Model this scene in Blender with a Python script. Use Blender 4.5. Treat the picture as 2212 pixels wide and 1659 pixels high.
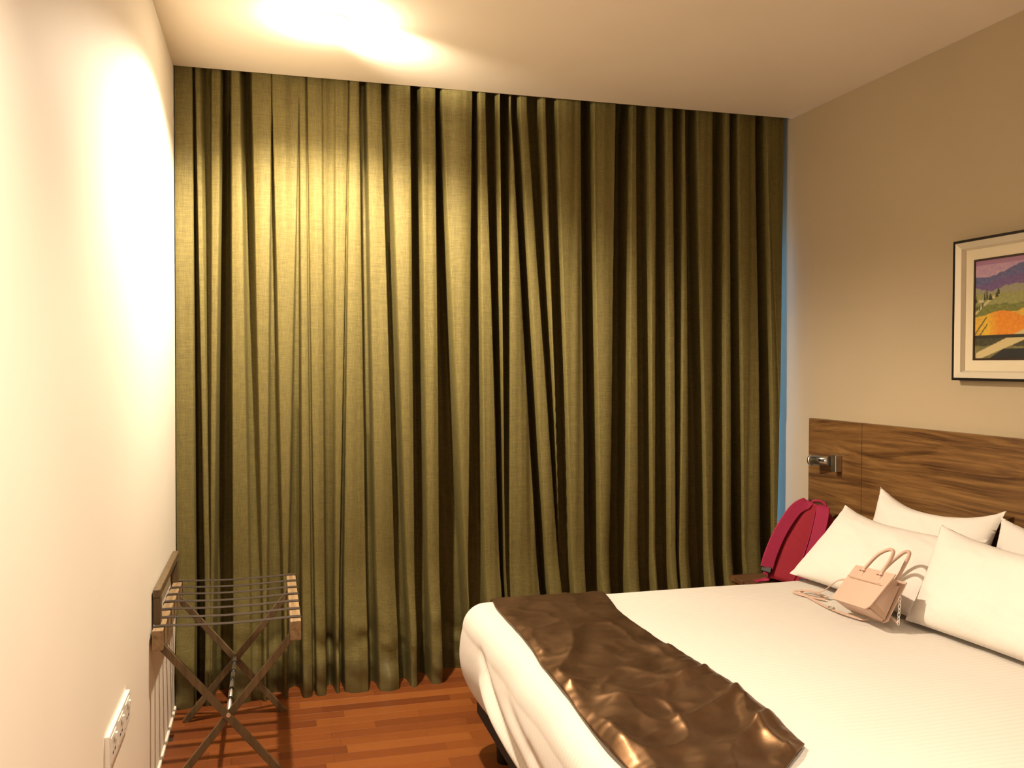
import bpy, bmesh, math, random
import numpy as np
from mathutils import Vector, Matrix, noise
from math import radians as R, sin, cos, pi, exp, atan2

S = bpy.context.scene
COL = S.collection
for o in list(bpy.data.objects):
    bpy.data.objects.remove(o)
rnd = random.Random(7)

# ------------------------------------------------------------------ camera
CAM_H = 1.39036
F_PX = 1917.75
yaw, pitch, roll = 0.26739, -0.0218, 0.002658
fw = Vector((sin(yaw) * cos(pitch), cos(yaw) * cos(pitch), sin(pitch)))
r0 = Vector((cos(yaw), -sin(yaw), 0))
u0 = r0.cross(fw)
rv = r0 * cos(roll) + u0 * sin(roll)
uv = -r0 * sin(roll) + u0 * cos(roll)
cd = bpy.data.cameras.new('camera')
cam = bpy.data.objects.new('camera', cd)
COL.objects.link(cam)
cd.sensor_width = 36.0
cd.sensor_fit = 'HORIZONTAL'
cd.lens = F_PX / 2212 * 36
cd.clip_start = 0.02
cam.matrix_world = Matrix(((rv.x, uv.x, -fw.x, 0), (rv.y, uv.y, -fw.y, 0), (rv.z, uv.z, -fw.z, CAM_H), (0, 0, 0, 1)))
S.camera = cam

# ------------------------------------------------------------------ world, exposure, lamp settings
S.view_settings.view_transform = 'Standard'
S.view_settings.look = 'None'
S.view_settings.gamma = 1.0
S.view_settings.exposure = 0.0
S.view_settings.use_curve_mapping = False
w = bpy.data.worlds.new('evening_sky')
S.world = w
w.use_nodes = True
bgn = w.node_tree.nodes['Background']
bgn.inputs[0].default_value = (0.16, 0.42, 0.75, 1)
bgn.inputs[1].default_value = 5.0
WARM = (1.0, 0.845, 0.65)
# downlights: x, y, spot watts, lens emission strength, tilt
# (x, y, watts, cone in degrees, lens glow, watts of the added ceiling glare spots)
LAMPS = [(0.215, 3.20, 285, 150, 120, 400.0, 0.5),
         (0.215, 0.85, 225, 118, 60, 10.0, 0.95),
         (1.45, 0.75, 82, 100, 60, 8.0, 0.6)]

RX0, RX1 = -0.37, 2.478        # room side walls
RY0 = -1.8                     # wall behind the camera
CY = 3.862                     # ceiling edge at the curtain recess
WY = 4.30                      # window wall
CZ = 2.60


# ------------------------------------------------------------------ helpers
def link(o, parent=None):
    COL.objects.link(o)
    if parent is not None:
        o.parent = parent
    return o


def mesh_obj(name, verts, faces, m=None, parent=None, smooth=False):
    me = bpy.data.meshes.new(name)
    me.from_pydata(verts, [], faces)
    me.update()
    if m:
        me.materials.append(m)
    if smooth:
        me.polygons.foreach_set('use_smooth', [True] * len(me.polygons))
    return link(bpy.data.objects.new(name, me), parent)


def bm_obj(name, bm, m=None, parent=None, smooth=False):
    bmesh.ops.recalc_face_normals(bm, faces=bm.faces)
    me = bpy.data.meshes.new(name)
    bm.to_mesh(me)
    bm.free()
    if m:
        me.materials.append(m)
    if smooth:
        me.polygons.foreach_set('use_smooth', [True] * len(me.polygons))
    return link(bpy.data.objects.new(name, me), parent)


def add_box(bm, x0, x1, y0, y1, z0, z1, bev=0.0, seg=1):
    vs = [bm.verts.new(p) for p in ((x0, y0, z0), (x1, y0, z0), (x1, y1, z0), (x0, y1, z0),
                                    (x0, y0, z1), (x1, y0, z1), (x1, y1, z1), (x0, y1, z1))]
    fs = [bm.faces.new([vs[i] for i in f]) for f in ((0, 3, 2, 1), (4, 5, 6, 7), (0, 1, 5, 4), (1, 2, 6, 5), (2, 3, 7, 6), (3, 0, 4, 7))]
    if bev > 0:
        es = {e for f in fs for e in f.edges}
        bmesh.ops.bevel(bm, geom=list(es), offset=bev, segments=seg, profile=0.5, affect='EDGES')


def box(name, x0, x1, y0, y1, z0, z1, m, parent=None, bev=0.0, seg=1):
    bm = bmesh.new()
    add_box(bm, x0, x1, y0, y1, z0, z1, bev, seg)
    return bm_obj(name, bm, m, parent)


def bar(name, p0, p1, wid, thick, side, m, parent=None, bev=0.002):
    """square section bar from p0 to p1; 'side' is the width direction"""
    p0, p1, side = Vector(p0), Vector(p1), Vector(side).normalized()
    d = (p1 - p0)
    L = d.length
    d.normalize()
    n = d.cross(side).normalized()
    side = n.cross(d).normalized()
    bm = bmesh.new()
    add_box(bm, -wid / 2, wid / 2, -thick / 2, thick / 2, 0, L, bev)
    M = Matrix(((side.x, n.x, d.x, p0.x), (side.y, n.y, d.y, p0.y), (side.z, n.z, d.z, p0.z), (0, 0, 0, 1)))
    bmesh.ops.transform(bm, matrix=M, verts=bm.verts)
    return bm_obj(name, bm, m, parent)


def tube(name, pts, rad, m, parent=None, seg=10, closed=False):
    pts = [Vector(p) for p in pts]
    n = len(pts)
    verts, faces = [], []
    prev = None
    for i, p in enumerate(pts):
        if closed:
            t = pts[(i + 1) % n] - pts[i - 1]
        else:
            t = pts[min(i + 1, n - 1)] - pts[max(i - 1, 0)]
        t.normalize()
        if prev is None:
            a = Vector((0, 0, 1)) if abs(t.z) < 0.9 else Vector((1, 0, 0))
            prev = t.cross(a).normalized()
        prev = (prev - t * prev.dot(t)).normalized()
        b = t.cross(prev)
        r = rad[i] if isinstance(rad, (list, tuple)) else rad
        for k in range(seg):
            a = 2 * pi * k / seg
            verts.append(p + (prev * cos(a) + b * sin(a)) * r)
    m_ = n if closed else n - 1
    for i in range(m_):
        for k in range(seg):
            k2 = (k + 1) % seg
            j = (i + 1) % n
            faces.append((i * seg + k, i * seg + k2, j * seg + k2, j * seg + k))
    if not closed:
        faces.append(tuple(range(seg))[::-1])
        faces.append(tuple((n - 1) * seg + k for k in range(seg)))
    return mesh_obj(name, verts, faces, m, parent, True)


def ribbon(name, pts, sides, wid, thick, m, parent=None):
    """flat strap: path points, per-point side vectors"""
    pts = [Vector(p) for p in pts]
    n = len(pts)
    verts, faces = [], []
    for i, p in enumerate(pts):
        t = (pts[min(i + 1, n - 1)] - pts[max(i - 1, 0)]).normalized()
        s = Vector(sides[i] if isinstance(sides, list) else sides)
        s = (s - t * s.dot(t)).normalized()
        nn = t.cross(s).normalized()
        wd = wid[i] if isinstance(wid, (list, tuple)) else wid
        prof = [(-.5, -.25), (-.44, -.5), (.44, -.5), (.5, -.25), (.5, .25), (.44, .5), (-.44, .5), (-.5, .25)]
        for a, b in prof:
            verts.append(p + s * (a * wd) + nn * (b * thick))
    q = 8
    for i in range(n - 1):
        for k in range(q):
            k2 = (k + 1) % q
            faces.append((i * q + k, i * q + k2, (i + 1) * q + k2, (i + 1) * q + k))
    faces.append(tuple(range(q))[::-1])
    faces.append(tuple((n - 1) * q + k for k in range(q)))
    return mesh_obj(name, verts, faces, m, parent, False)


def cyl(name, p0, p1, r, m, parent=None, seg=20, r1=None):
    p0, p1 = Vector(p0), Vector(p1)
    d = p1 - p0
    L = d.length
    bm = bmesh.new()
    bmesh.ops.create_cone(bm, cap_ends=True, segments=seg, radius1=r, radius2=r if r1 is None else r1, depth=L)
    M = Matrix.Translation((p0 + p1) / 2) @ d.to_track_quat('Z', 'Y').to_matrix().to_4x4()
    bmesh.ops.transform(bm, matrix=M, verts=bm.verts)
    o = bm_obj(name, bm, m, parent)
    o.data.polygons.foreach_set('use_smooth', [len(p.vertices) == 4 for p in o.data.polygons])
    return o


def smooth_path(pts, n=8):
    """Catmull-Rom through the points"""
    P = [Vector(p) for p in pts]
    P = [P[0] * 2 - P[1]] + P + [P[-1] * 2 - P[-2]]
    out = []
    for i in range(1, len(P) - 2):
        for k in range(n):
            t = k / n
            a, b, c, d = P[i - 1], P[i], P[i + 1], P[i + 2]
            out.append(0.5 * ((2 * b) + (c - a) * t + (2 * a - 5 * b + 4 * c - d) * t * t + (3 * b - a - 3 * c + d) * t ** 3))
    out.append(P[-2])
    return out


def thing(name, label, cat, loc=(0, 0, 0), group=None):
    o = bpy.data.objects.new(name, None)
    o.empty_display_size = 0.05
    o.location = loc
    COL.objects.link(o)
    o['label'] = label
    o['category'] = cat
    if group:
        o['group'] = group
    return o


def tag(o, label, cat, group=None):
    o['label'] = label
    o['category'] = cat
    if group:
        o['group'] = group
    return o


def struct(o):
    o['kind'] = 'structure'
    return o


def adopt(root):
    """parts are modelled in world space: bring them into the frame of their thing's base"""
    off = Matrix.Translation(root.location).inverted()
    for ch in root.children:
        if ch.type == 'MESH':
            ch.data.transform(off)
            for g in ch.children:
                if g.type == 'MESH':
                    g.data.transform(off)


def sstep(a, b, x):
    t = np.clip((x - a) / (b - a), 0, 1)
    return t * t * (3 - 2 * t)


# ------------------------------------------------------------------ materials
def mat(name, col=(0.8, 0.8, 0.8), rough=0.5, metal=0.0, spec=0.5, emit=None, es=0.0, sheen=0.0):
    m = bpy.data.materials.new(name)
    m.use_nodes = True
    b = m.node_tree.nodes['Principled BSDF']
    b.inputs['Base Color'].default_value = (*col, 1)
    b.inputs['Roughness'].default_value = rough
    b.inputs['Metallic'].default_value = metal
    b.inputs['Specular IOR Level'].default_value = spec
    if sheen:
        b.inputs['Sheen Weight'].default_value = sheen
    if emit:
        b.inputs['Emission Color'].default_value = (*emit, 1)
        b.inputs['Emission Strength'].default_value = es
    return m


class NT:
    def __init__(s, m):
        s.t = m.node_tree
        s.b = s.t.nodes['Principled BSDF']

    def n(s, typ, **kw):
        nd = s.t.nodes.new(typ)
        for k, v in kw.items():
            setattr(nd, k, v)
        return nd

    def l(s, a, b):
        s.t.links.new(a, b)

    def coord(s, scale=(1, 1, 1), kind='Object'):
        tc = s.n('ShaderNodeTexCoord')
        mp = s.n('ShaderNodeMapping')
        mp.inputs['Scale'].default_value = scale
        s.l(tc.outputs[kind], mp.inputs[0])
        return mp.outputs[0]

    def noise(s, vec, scale, detail=3, rough=0.55, dist=0.0):
        nd = s.n('ShaderNodeTexNoise')
        nd.inputs['Scale'].default_value = scale
        nd.inputs['Detail'].default_value = detail
        nd.inputs['Roughness'].default_value = rough
        nd.inputs['Distortion'].default_value = dist
        s.l(vec, nd.inputs['Vector'])
        return nd.outputs[0]

    def ramp(s, fac, stops):
        nd = s.n('ShaderNodeValToRGB')
        el = nd.color_ramp.elements
        while len(el) < len(stops):
            el.new(0.5)
        for e, (p, c) in zip(el, stops):
            e.position = p
            e.color = (*c, 1)
        s.l(fac, nd.inputs[0])
        return nd.outputs[0]

    def bump(s, h, strength=0.2, dist=0.002):
        nd = s.n('ShaderNodeBump')
        nd.inputs['Strength'].default_value = strength
        nd.inputs['Distance'].default_value = dist
        s.l(h, nd.inputs['Height'])
        s.l(nd.outputs[0], s.b.inputs['Normal'])

    def mixmul(s, a, b, fac=1.0):
        nd = s.n('ShaderNodeMix', data_type='RGBA', blend_type='MULTIPLY')
        nd.inputs[0].default_value = fac
        s.l(a, nd.inputs[6])
        s.l(b, nd.inputs[7])
        return nd.outputs[2]


def paint_mat(name, col, rough=0.6):
    m = mat(name, col, rough, spec=0.3)
    t = NT(m)
    v = t.coord()
    nz = t.noise(v, 60, 4)
    t.bump(nz, 0.06, 0.001)
    c = t.ramp(t.noise(v, 2.0, 2), [(0.3, tuple(x * 0.97 for x in col)), (0.7, col)])
    t.l(c, t.b.inputs['Base Color'])
    return m


def wood_mat(name, dark, mid, light, axis='Y', scale=1.0, rough=0.45, fine=34, warp=0.10):
    m = mat(name, mid, rough)
    t = NT(m)
    tc = t.n('ShaderNodeTexCoord')
    # low-frequency warp bends the grain into cathedral arches
    sc = {'Y': (1.2, 0.55, 3.2), 'X': (0.55, 1.2, 3.2), 'Z': (3.2, 3.2, 0.55)}[axis]
    m1 = t.n('ShaderNodeMapping')
    m1.inputs['Scale'].default_value = tuple(x * scale for x in sc)
    t.l(tc.outputs['Object'], m1.inputs[0])
    nw = t.n('ShaderNodeTexNoise')
    nw.inputs['Scale'].default_value = 1.6
    nw.inputs['Detail'].default_value = 1.5
    t.l(m1.outputs[0], nw.inputs['Vector'])
    sub = t.n('ShaderNodeVectorMath', operation='SUBTRACT')
    sub.inputs[1].default_value = (.5, .5, .5)
    t.l(nw.outputs['Color'], sub.inputs[0])
    scl = t.n('ShaderNodeVectorMath', operation='SCALE')
    scl.inputs['Scale'].default_value = warp * 2
    t.l(sub.outputs[0], scl.inputs[0])
    add = t.n('ShaderNodeVectorMath', operation='ADD')
    t.l(tc.outputs['Object'], add.inputs[0])
    t.l(scl.outputs[0], add.inputs[1])
    m2 = t.n('ShaderNodeMapping')
    g = {'Y': (fine, 1.0, fine), 'X': (1.0, fine, fine), 'Z': (fine, fine, 1.0)}[axis]
    m2.inputs['Scale'].default_value = tuple(x * scale for x in g)
    t.l(add.outputs[0], m2.inputs[0])
    nz = t.n('ShaderNodeTexNoise')
    nz.inputs['Scale'].default_value = 1.0
    nz.inputs['Detail'].default_value = 5
    nz.inputs['Roughness'].default_value = 0.6
    t.l(m2.outputs[0], nz.inputs['Vector'])
    c = t.ramp(nz.outputs[0], [(0.32, dark), (0.5, mid), (0.7, light)])
    m3 = t.n('ShaderNodeMapping')
    g3 = {'Y': (300, 8, 300), 'X': (8, 300, 300), 'Z': (300, 300, 8)}[axis]
    m3.inputs['Scale'].default_value = g3
    t.l(tc.outputs['Object'], m3.inputs[0])
    pores = t.noise(m3.outputs[0], 1.0, 2)
    c2 = t.ramp(pores, [(0.35, (0.72, 0.68, 0.66)), (0.6, (1, 1, 1))])
    t.l(t.mixmul(c, c2, 0.8), t.b.inputs['Base Color'])
    t.bump(pores, 0.1, 0.0005)
    return m


M_WALL_L = paint_mat('cream_wall_paint', (0.88, 0.81, 0.69))
M_WALL_R = paint_mat('tan_wall_paint', (0.43, 0.345, 0.225))
M_CEIL = paint_mat('white_ceiling_paint', (0.86, 0.77, 0.63))
M_WHITE = mat('white_plastic', (0.82, 0.78, 0.70), 0.3)
M_TRIMW = mat('white_trim', (0.8, 0.76, 0.66), 0.4)
M_HEAD = wood_mat('walnut_veneer', (0.058, 0.023, 0.006), (0.160, 0.078, 0.022), (0.250, 0.132, 0.042), 'Y', 1.0, 0.42, 58, 0.085)
M_RAIL = wood_mat('oak_wood', (0.20, 0.125, 0.055), (0.30, 0.20, 0.10), (0.37, 0.25, 0.135), 'Y', 1.0, 0.5, 60, 0.01)
M_LEGW = wood_mat('stained_oak', (0.085, 0.055, 0.024), (0.13, 0.085, 0.038), (0.17, 0.115, 0.052), 'Z', 1.0, 0.5, 60, 0.01)
M_STRAP = mat('brown_webbing', (0.030, 0.018, 0.010), 0.85)
M_CHROME = mat('polished_chrome', (0.90, 0.88, 0.84), 0.30, 1.0)
M_STEEL = mat('brushed_nickel', (0.50, 0.46, 0.38), 0.35, 1.0)
M_BLACKP = mat('black_plastic', (0.012, 0.011, 0.010), 0.4)
M_BASE = mat('black_upholstery', (0.010, 0.008, 0.007), 0.8)
M_GLASS = mat('window_glass', (1, 1, 1), 0.02)
M_GLASS.node_tree.nodes['Principled BSDF'].inputs['Transmission Weight'].default_value = 1.0
M_GLASS.node_tree.nodes['Principled BSDF'].inputs['IOR'].default_value = 1.05
M_ALU = mat('grey_aluminium', (0.35, 0.35, 0.35), 0.4, 0.8)
M_DARKWOOD = wood_mat('dark_walnut', (0.05, 0.02, 0.008), (0.11, 0.05, 0.018), (0.17, 0.085, 0.03), 'X', 1.0, 0.45, 40, 0.03)


def fabric_mat(name, col, var=0.25, weave=900, rough=0.85, spec=0.25, sheen=0.0, slub=True):
    m = mat(name, col, rough, spec=spec, sheen=sheen)
    t = NT(m)
    a = t.noise(t.coord((weave, weave, weave * 0.06)), 1.0, 2)
    b = t.noise(t.coord((weave * 0.06, weave * 0.06, weave)), 1.0, 2)
    mx = t.n('ShaderNodeMath', operation='ADD')
    t.l(a, mx.inputs[0])
    t.l(b, mx.inputs[1])
    hf = t.n('ShaderNodeMath', operation='MULTIPLY')
    hf.inputs[1].default_value = 0.5
    t.l(mx.outputs[0], hf.inputs[0])
    c = t.ramp(hf.outputs[0], [(0.36, tuple(x * (1 - var) for x in col)), (0.64, tuple(x * (1 + var) for x in col))])
    t.l(c, t.b.inputs['Base Color'])
    t.bump(hf.outputs[0], 0.12, 0.0008)
    return m


M_CURT = fabric_mat('olive_linen', (0.118, 0.094, 0.026), 0.28, 420, 0.72, 0.3, 0.0)
M_HEM = fabric_mat('olive_linen_hem', (0.100, 0.080, 0.024), 0.22, 420, 0.48, 0.5)
M_PINK = fabric_mat('magenta_canvas', (0.27, 0.015, 0.040), 0.12, 700, 0.8)
M_PINK2 = fabric_mat('magenta_strap_webbing', (0.30, 0.018, 0.060), 0.12, 700, 0.75)
M_RED = fabric_mat('crimson_canvas', (0.235, 0.011, 0.024), 0.12, 700, 0.8)
M_PINKD = mat('dark_red_lining', (0.10, 0.008, 0.015), 0.9)


def leather_mat(name, col):
    m = mat(name, col, 0.45, spec=0.4)
    t = NT(m)
    t.bump(t.noise(t.coord(), 500, 3), 0.15, 0.0006)
    return m


M_BAG = leather_mat('blush_leather', (0.56, 0.385, 0.30))
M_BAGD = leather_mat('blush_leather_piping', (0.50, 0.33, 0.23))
M_BAGIN = mat('brown_bag_lining', (0.16, 0.08, 0.05), 0.8)


def sheet_mat():
    m = mat('white_striped_cotton', (0.80, 0.74, 0.62), 0.75, spec=0.3, sheen=0.1)
    t = NT(m)
    # satin stripes run from head to foot: bands across Y
    wv = t.n('ShaderNodeTexWave', wave_type='BANDS', bands_direction='Y', wave_profile='SIN')
    wv.inputs['Scale'].default_value = 17.0
    wv.inputs['Distortion'].default_value = 0.0
    tc = t.n('ShaderNodeTexCoord')
    t.l(tc.outputs['UV'], wv.inputs['Vector'])
    st = t.ramp(wv.outputs[0], [(0.42, (0, 0, 0)), (0.58, (1, 1, 1))])
    c = t.ramp(wv.outputs[0], [(0.40, (0.575, 0.535, 0.485)), (0.60, (0.61, 0.565, 0.51))])
    t.l(c, t.b.inputs['Base Color'])
    r = t.ramp(wv.outputs[0], [(0.42, (0.85, 0.85, 0.85)), (0.58, (0.62, 0.62, 0.62))])
    t.l(r, t.b.inputs['Roughness'])
    nz = t.noise(tc.outputs['Object'], 14, 3)
    t.bump(nz, 0.25, 0.006)
    return m


M_SHEET = sheet_mat()
M_PILLOW = mat('white_cotton', (0.70, 0.65, 0.595), 0.8, spec=0.25)
_t = NT(M_PILLOW)
_t.bump(_t.noise(_t.coord((1, 1, 1)), 14, 4, 0.55), 0.4, 0.010)
M_RUN = mat('brown_satin', (0.060, 0.032, 0.015), 0.40, metal=0.9, spec=0.5)
_t = NT(M_RUN)
_v = _t.coord()
_t.l(_t.ramp(_t.noise(_v, 9, 3), [(0.3, (0.135, 0.072, 0.034)), (0.7, (0.22, 0.125, 0.064))]), _t.b.inputs['Base Color'])
_t.bump(_t.noise(_t.coord((1, 1, 1)), 40, 3, 0.5), 0.15, 0.004)


def floor_mat():
    m = mat('cherry_parquet', (0.26, 0.085, 0.022), 0.42, spec=0.4)
    t = NT(m)
    oi = t.n('ShaderNodeObjectInfo')
    c1 = t.ramp(oi.outputs['Random'], [(0.0, (0.13, 0.033, 0.006)), (0.35, (0.17, 0.046, 0.0085)), (0.7, (0.20, 0.057, 0.010)), (1.0, (0.24, 0.077, 0.015))])
    v = t.coord((3, 90, 90))
    g = t.ramp(t.noise(v, 1.0, 4), [(0.3, (0.84, 0.80, 0.76)), (0.65, (1.03, 1.03, 1.03))])
    t.l(t.mixmul(c1, g, 0.7), t.b.inputs['Base Color'])
    return m


M_FLOOR = floor_mat()
M_GAP = mat('floor_underlay', (0.03, 0.012, 0.005), 0.8)

# ------------------------------------------------------------------ room shell
T = 0.12
fl = struct(box('floor', RX0 - T, RX1 + T, RY0 - T, WY + T, -0.10, -0.012, M_GAP))
ceiling = struct(box('ceiling', RX0 - T, RX1 + T, RY0 - T, CY, CZ, CZ + 0.16, M_CEIL))
wall_left = struct(box('wall_left', RX0 - T, RX0, RY0 - T, WY + T, -0.1, 2.76, M_WALL_L))
wall_right = struct(box('wall_right', RX1, RX1 + T, RY0 - T, WY + T, -0.1, 2.76, M_WALL_R))
struct(box('wall_front', RX0, RX1, RY0 - T, RY0, -0.1, CZ, M_WALL_L))
# wall with the window opening: sill, lintel, left pier
bm = bmesh.new()
WX0, WX1, WZ0, WZ1 = 0.25, 2.465, 0.12, 2.10
add_box(bm, RX0, WX0, WY, WY + T, -0.1, 2.76)
add_box(bm, WX0, RX1, WY, WY + T, -0.1, WZ0)
add_box(bm, WX0, RX1, WY, WY + T, WZ1, 2.76)
add_box(bm, WX1, RX1, WY, WY + T, WZ0, WZ1)
struct(bm_obj('wall_back', bm, M_WALL_L))
struct(box('trim_1', RX0, RX1, CY, WY, 2.72, 2.76, M_CEIL))      # closes the curtain recess
win = struct(box('window_1', WX0, WX1, WY + 0.058, WY + 0.062, WZ0, WZ1, M_GLASS))
bm = bmesh.new()
for a, b, c_, d in ((WX0, WX0 + .04, WZ0, WZ1), (WX1 - .015, WX1, WZ0, WZ1), (WX0, WX1, WZ0, WZ0 + .04), (WX0, WX1, WZ1 - .04, WZ1), (1.33, 1.37, WZ0, WZ1)):
    add_box(bm, a, b, WY + .04, WY + .08, c_, d)
bm_obj('window_frame', bm, M_ALU, win)
bl = struct(box('baseboard_left', RX0, RX0 + 0.008, RY0, CY, 0.0, 0.016, M_TRIMW, None, 0.002))

# floor strips: the visible piece of floor is laid strip by strip
PW = 0.066
pv = {}


def plank_mesh(L):
    k = round(L, 3)
    if k not in pv:
        bm = bmesh.new()
        add_box(bm, 0.0002, L - 0.0002, 0.0002, PW - 0.0002, -0.012, 0.0, 0.0003)
        bmesh.ops.recalc_face_normals(bm, faces=bm.faces)
        me = bpy.data.meshes.new('plank')
        bm.to_mesh(me)
        bm.free()
        me.materials.append(M_FLOOR)
        pv[k] = me
    return pv[k]


y = CY + 0.12
row = 0
rest = bmesh.new()
nplank = 0
while y > RY0:
    x = RX0 - (row * 0.171) % 0.45
    while x < RX1:
        L = rnd.choice((0.32, 0.40, 0.46, 0.52))
        xa, xb = max(x, RX0), min(x + L, RX1)
        if xb - xa > 0.03:
            if y > 2.15 and xa < 1.1 and nplank < 290:
                o = bpy.data.objects.new('plank', plank_mesh(xb - xa))
                o.location = (xa, y - PW, 0)
                link(o, fl)
                nplank += 1
            else:
                add_box(rest, xa + .0006, xb - .0006, y - PW + .0004, y - .0004, -0.012, 0.0)
        x += L
    y -= PW
    row += 1
ro = bm_obj('outer_planks', rest, M_FLOOR, fl)
ro['kind'] = 'stuff'

# ------------------------------------------------------------------ ceiling downlights
M_RING = mat('white_lamp_ring', (0.85, 0.82, 0.75), 0.4)


def downlight(x, y, watts, ang, es, up, blend, label):
    t = thing('ceiling_light', label, 'ceiling light', (x, y, CZ), 'recessed ceiling lights')
    bm = bmesh.new()
    ro_, ri, n = 0.062, 0.047, 40
    rings = []
    for (r, z) in ((ro_, 0.0), (ro_ - .002, -.005), (ri + .003, -.007), (ri, -.003), (ri, 0.0)):
        rings.append([bm.verts.new((r * cos(2 * pi * k / n), r * sin(2 * pi * k / n), z)) for k in range(n)])
    for a, b in zip(rings, rings[1:]):
        for k in range(n):
            bm.faces.new((a[k], a[(k + 1) % n], b[(k + 1) % n], b[k]))
    bm_obj('ring', bm, M_RING, t, True)
    ml = mat('lamp_glass_glow', (1, 1, 1), 0.5, emit=WARM, es=es)
    bm = bmesh.new()
    prev = None
    for j in range(7):
        a = j / 6 * pi / 2
        r, z = ri * cos(a), -0.002 - 0.030 * sin(a)
        if j == 6:
            top = bm.verts.new((0, 0, z))
            for k in range(n):
                bm.faces.new((prev[k], prev[(k + 1) % n], top))
            break
        cur = [bm.verts.new((r * cos(2 * pi * k / n), r * sin(2 * pi * k / n), z)) for k in range(n)]
        if prev:
            for k in range(n):
                bm.faces.new((prev[k], prev[(k + 1) % n], cur[(k + 1) % n], cur[k]))
        prev = cur
    bm_obj('lens', bm, ml, t, True)
    ld = bpy.data.lights.new('lamp', 'SPOT')
    ld.energy = watts
    ld.color = WARM
    ld.spot_size = R(ang)
    ld.spot_blend = blend
    ld.shadow_soft_size = 0.03
    lo = bpy.data.objects.new('lamp', ld)
    link(lo, t)
    lo.location = (0, 0, -0.06)
    # added upward spots, standing in for the lens flare patch on the ceiling
    for dirv, frac, size in (((0, 0, 1), 0.3, 178), ((0.62, 0.58, 0.53), 0.7, 74)):
        ld = bpy.data.lights.new('glare_spot', 'SPOT')
        ld.energy = up * frac
        ld.color = WARM
        ld.spot_size = R(size)
        ld.spot_blend = 1.0
        ld.shadow_soft_size = 0.025
        lo = bpy.data.objects.new('glare_spot', ld)
        link(lo, t)
        lo.location = (0, 0, -0.058)
        lo.rotation_euler = Vector(dirv).to_track_quat('-Z', 'Y').to_euler()
    return t


for i, (x, y, wt, an, es, up, sb) in enumerate(LAMPS):
    downlight(x, y, wt, an, es, up, sb, ('white recessed ceiling downlight shining above the luggage rack by the curtain',
                                 'white recessed ceiling downlight beside the left wall, nearer the camera',
                                 'white recessed ceiling downlight over the near side of the bed')[i])

# ------------------------------------------------------------------ curtains
# fold edges read off the window wall: (left, right) at eye level height z=2.2 and low z=0.75
PXT, PXB = 390.0, 1110.0


def px_to_x(px, py, yp):
    d = fw + rv * ((px - 1106) / F_PX) - uv * ((py - 829.5) / F_PX)
    return d.x / d.y * yp


FOLDS = [  # Ltop, Rtop, Lbot, Rbot, depth of the valley that follows (top, bottom)
    (372, 418, 374, 424, .035, .050),
    (424, 440, 437, 452, .030, .012),
    (454, 478, 455, 468, .070, .075),
    (497, 526, 500, 539, .050, .022),
    (545, 586, 561, 581, .030, .028),
    (591, 643, 606, 628, .018, .035),
    (647, 663, 649, 671, .014, .020),
    (666, 698, 676, 703, .012, .028),
    (723, 750, 721, 737, .016, .035),
    (753, 782, 743, 791, .045, .045),
    (794, 833, 807, 852, .060, .050),
    (847, 892, 871, 897, .075, .060),
    (910, 946, 920, 951, .080, .085),
    (962, 1022, 995, 1014, .060, .055),
    (1035, 1058, 1043, 1077, .060, .060),
    (1077.5, 1081, 1086, 1088, .060, .020),
    (1103, 1119, 1101, 1157, .055, .060),
    (1133, 1156, 1173, 1200, .050, .045),
    (1177, 1190, 1206, 1210, .050, .050),
    (1210, 1263, 1231, 1266, .080, .080),
    (1286, 1334, 1294, 1322, .085, .075),
    (1365, 1383, 1356, 1381, .050, .045),
    (1405, 1423, 1407, 1420, .055, .050),
    (1442, 1461, 1445, 1461, .055, .040),
    (1477, 1489, 1468, 1490, .060, .060),
    (1513, 1547, 1524, 1544, .060, .060),
    (1569, 1584, 1566, 1584, .055, .060),
    (1599, 1642, 1606, 1645, .065, .065),
    (1660, 1669, 1669, 1690, .030, .030),
]
FRONT_Y = 3.872
ZT, ZB = 2.18, 0.745


def fold_profile(xs, z, i0, i1):
    """depth behind the front plane (m) along x for folds i0..i1 at height z"""
    k = (ZT - z) / (ZT - ZB)
    k = min(max(k, -0.25), 1.35)
    d = np.zeros_like(xs)
    edges = []
    for f in FOLDS:
        lt, rt = px_to_x(f[0], PXT, FRONT_Y), px_to_x(f[1], PXT, FRONT_Y)
        lb, rb = px_to_x(f[2], PXB, FRONT_Y), px_to_x(f[3], PXB, FRONT_Y)
        l_, r_ = lt + (lb - lt) * k, rt + (rb - rt) * k
        if r_ - l_ < 0.004:
            m_ = (r_ + l_) / 2
            l_, r_ = m_ - .002, m_ + .002
        edges.append((l_, r_, max(0.008, f[4] + (f[5] - f[4]) * k) * ((1.9 if f[4] > .04 else 2.0) - (0.9 if f[4] > .04 else 0.8) * min(1, max(0, (0.7 - z) / 0.6)))))
    for i in range(i0, i1):
        l_, r_, dep = edges[i]
        # rounded ridge: falls away towards its own edges
        hw = (r_ - l_) / 2
        u = (xs - (l_ + r_) / 2) / max(hw, 0.004)
        inside = np.abs(u) < 1.0
        d = np.where(inside, np.maximum(d, 0.10 * np.minimum(hw, .03) * (u * u) * 2), d)
        if i + 1 < i1:
            nl = edges[i + 1][0]
            gap = nl - r_
            if gap < 0.004:
                gap = 0.004
            wv = min(0.010, gap * 0.48)
            a = sstep(r_ - wv * .9, r_ + wv * .5, xs) * (1 - sstep(nl - wv * .5, nl + wv * .8, xs))
            # floor of wide valleys carries a soft secondary fold
            sec = 0.10 * np.cos((xs - r_) / gap * 2 * pi)
            d = np.maximum(d, dep * a * (1 - np.maximum(sec, -0.1) * (gap > .03)))
    return d, edges


def zrows():
    zs = list(np.linspace(2.712, 0.42, 96)) + list(np.linspace(0.41, 0.0, 66))
    return zs


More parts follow.
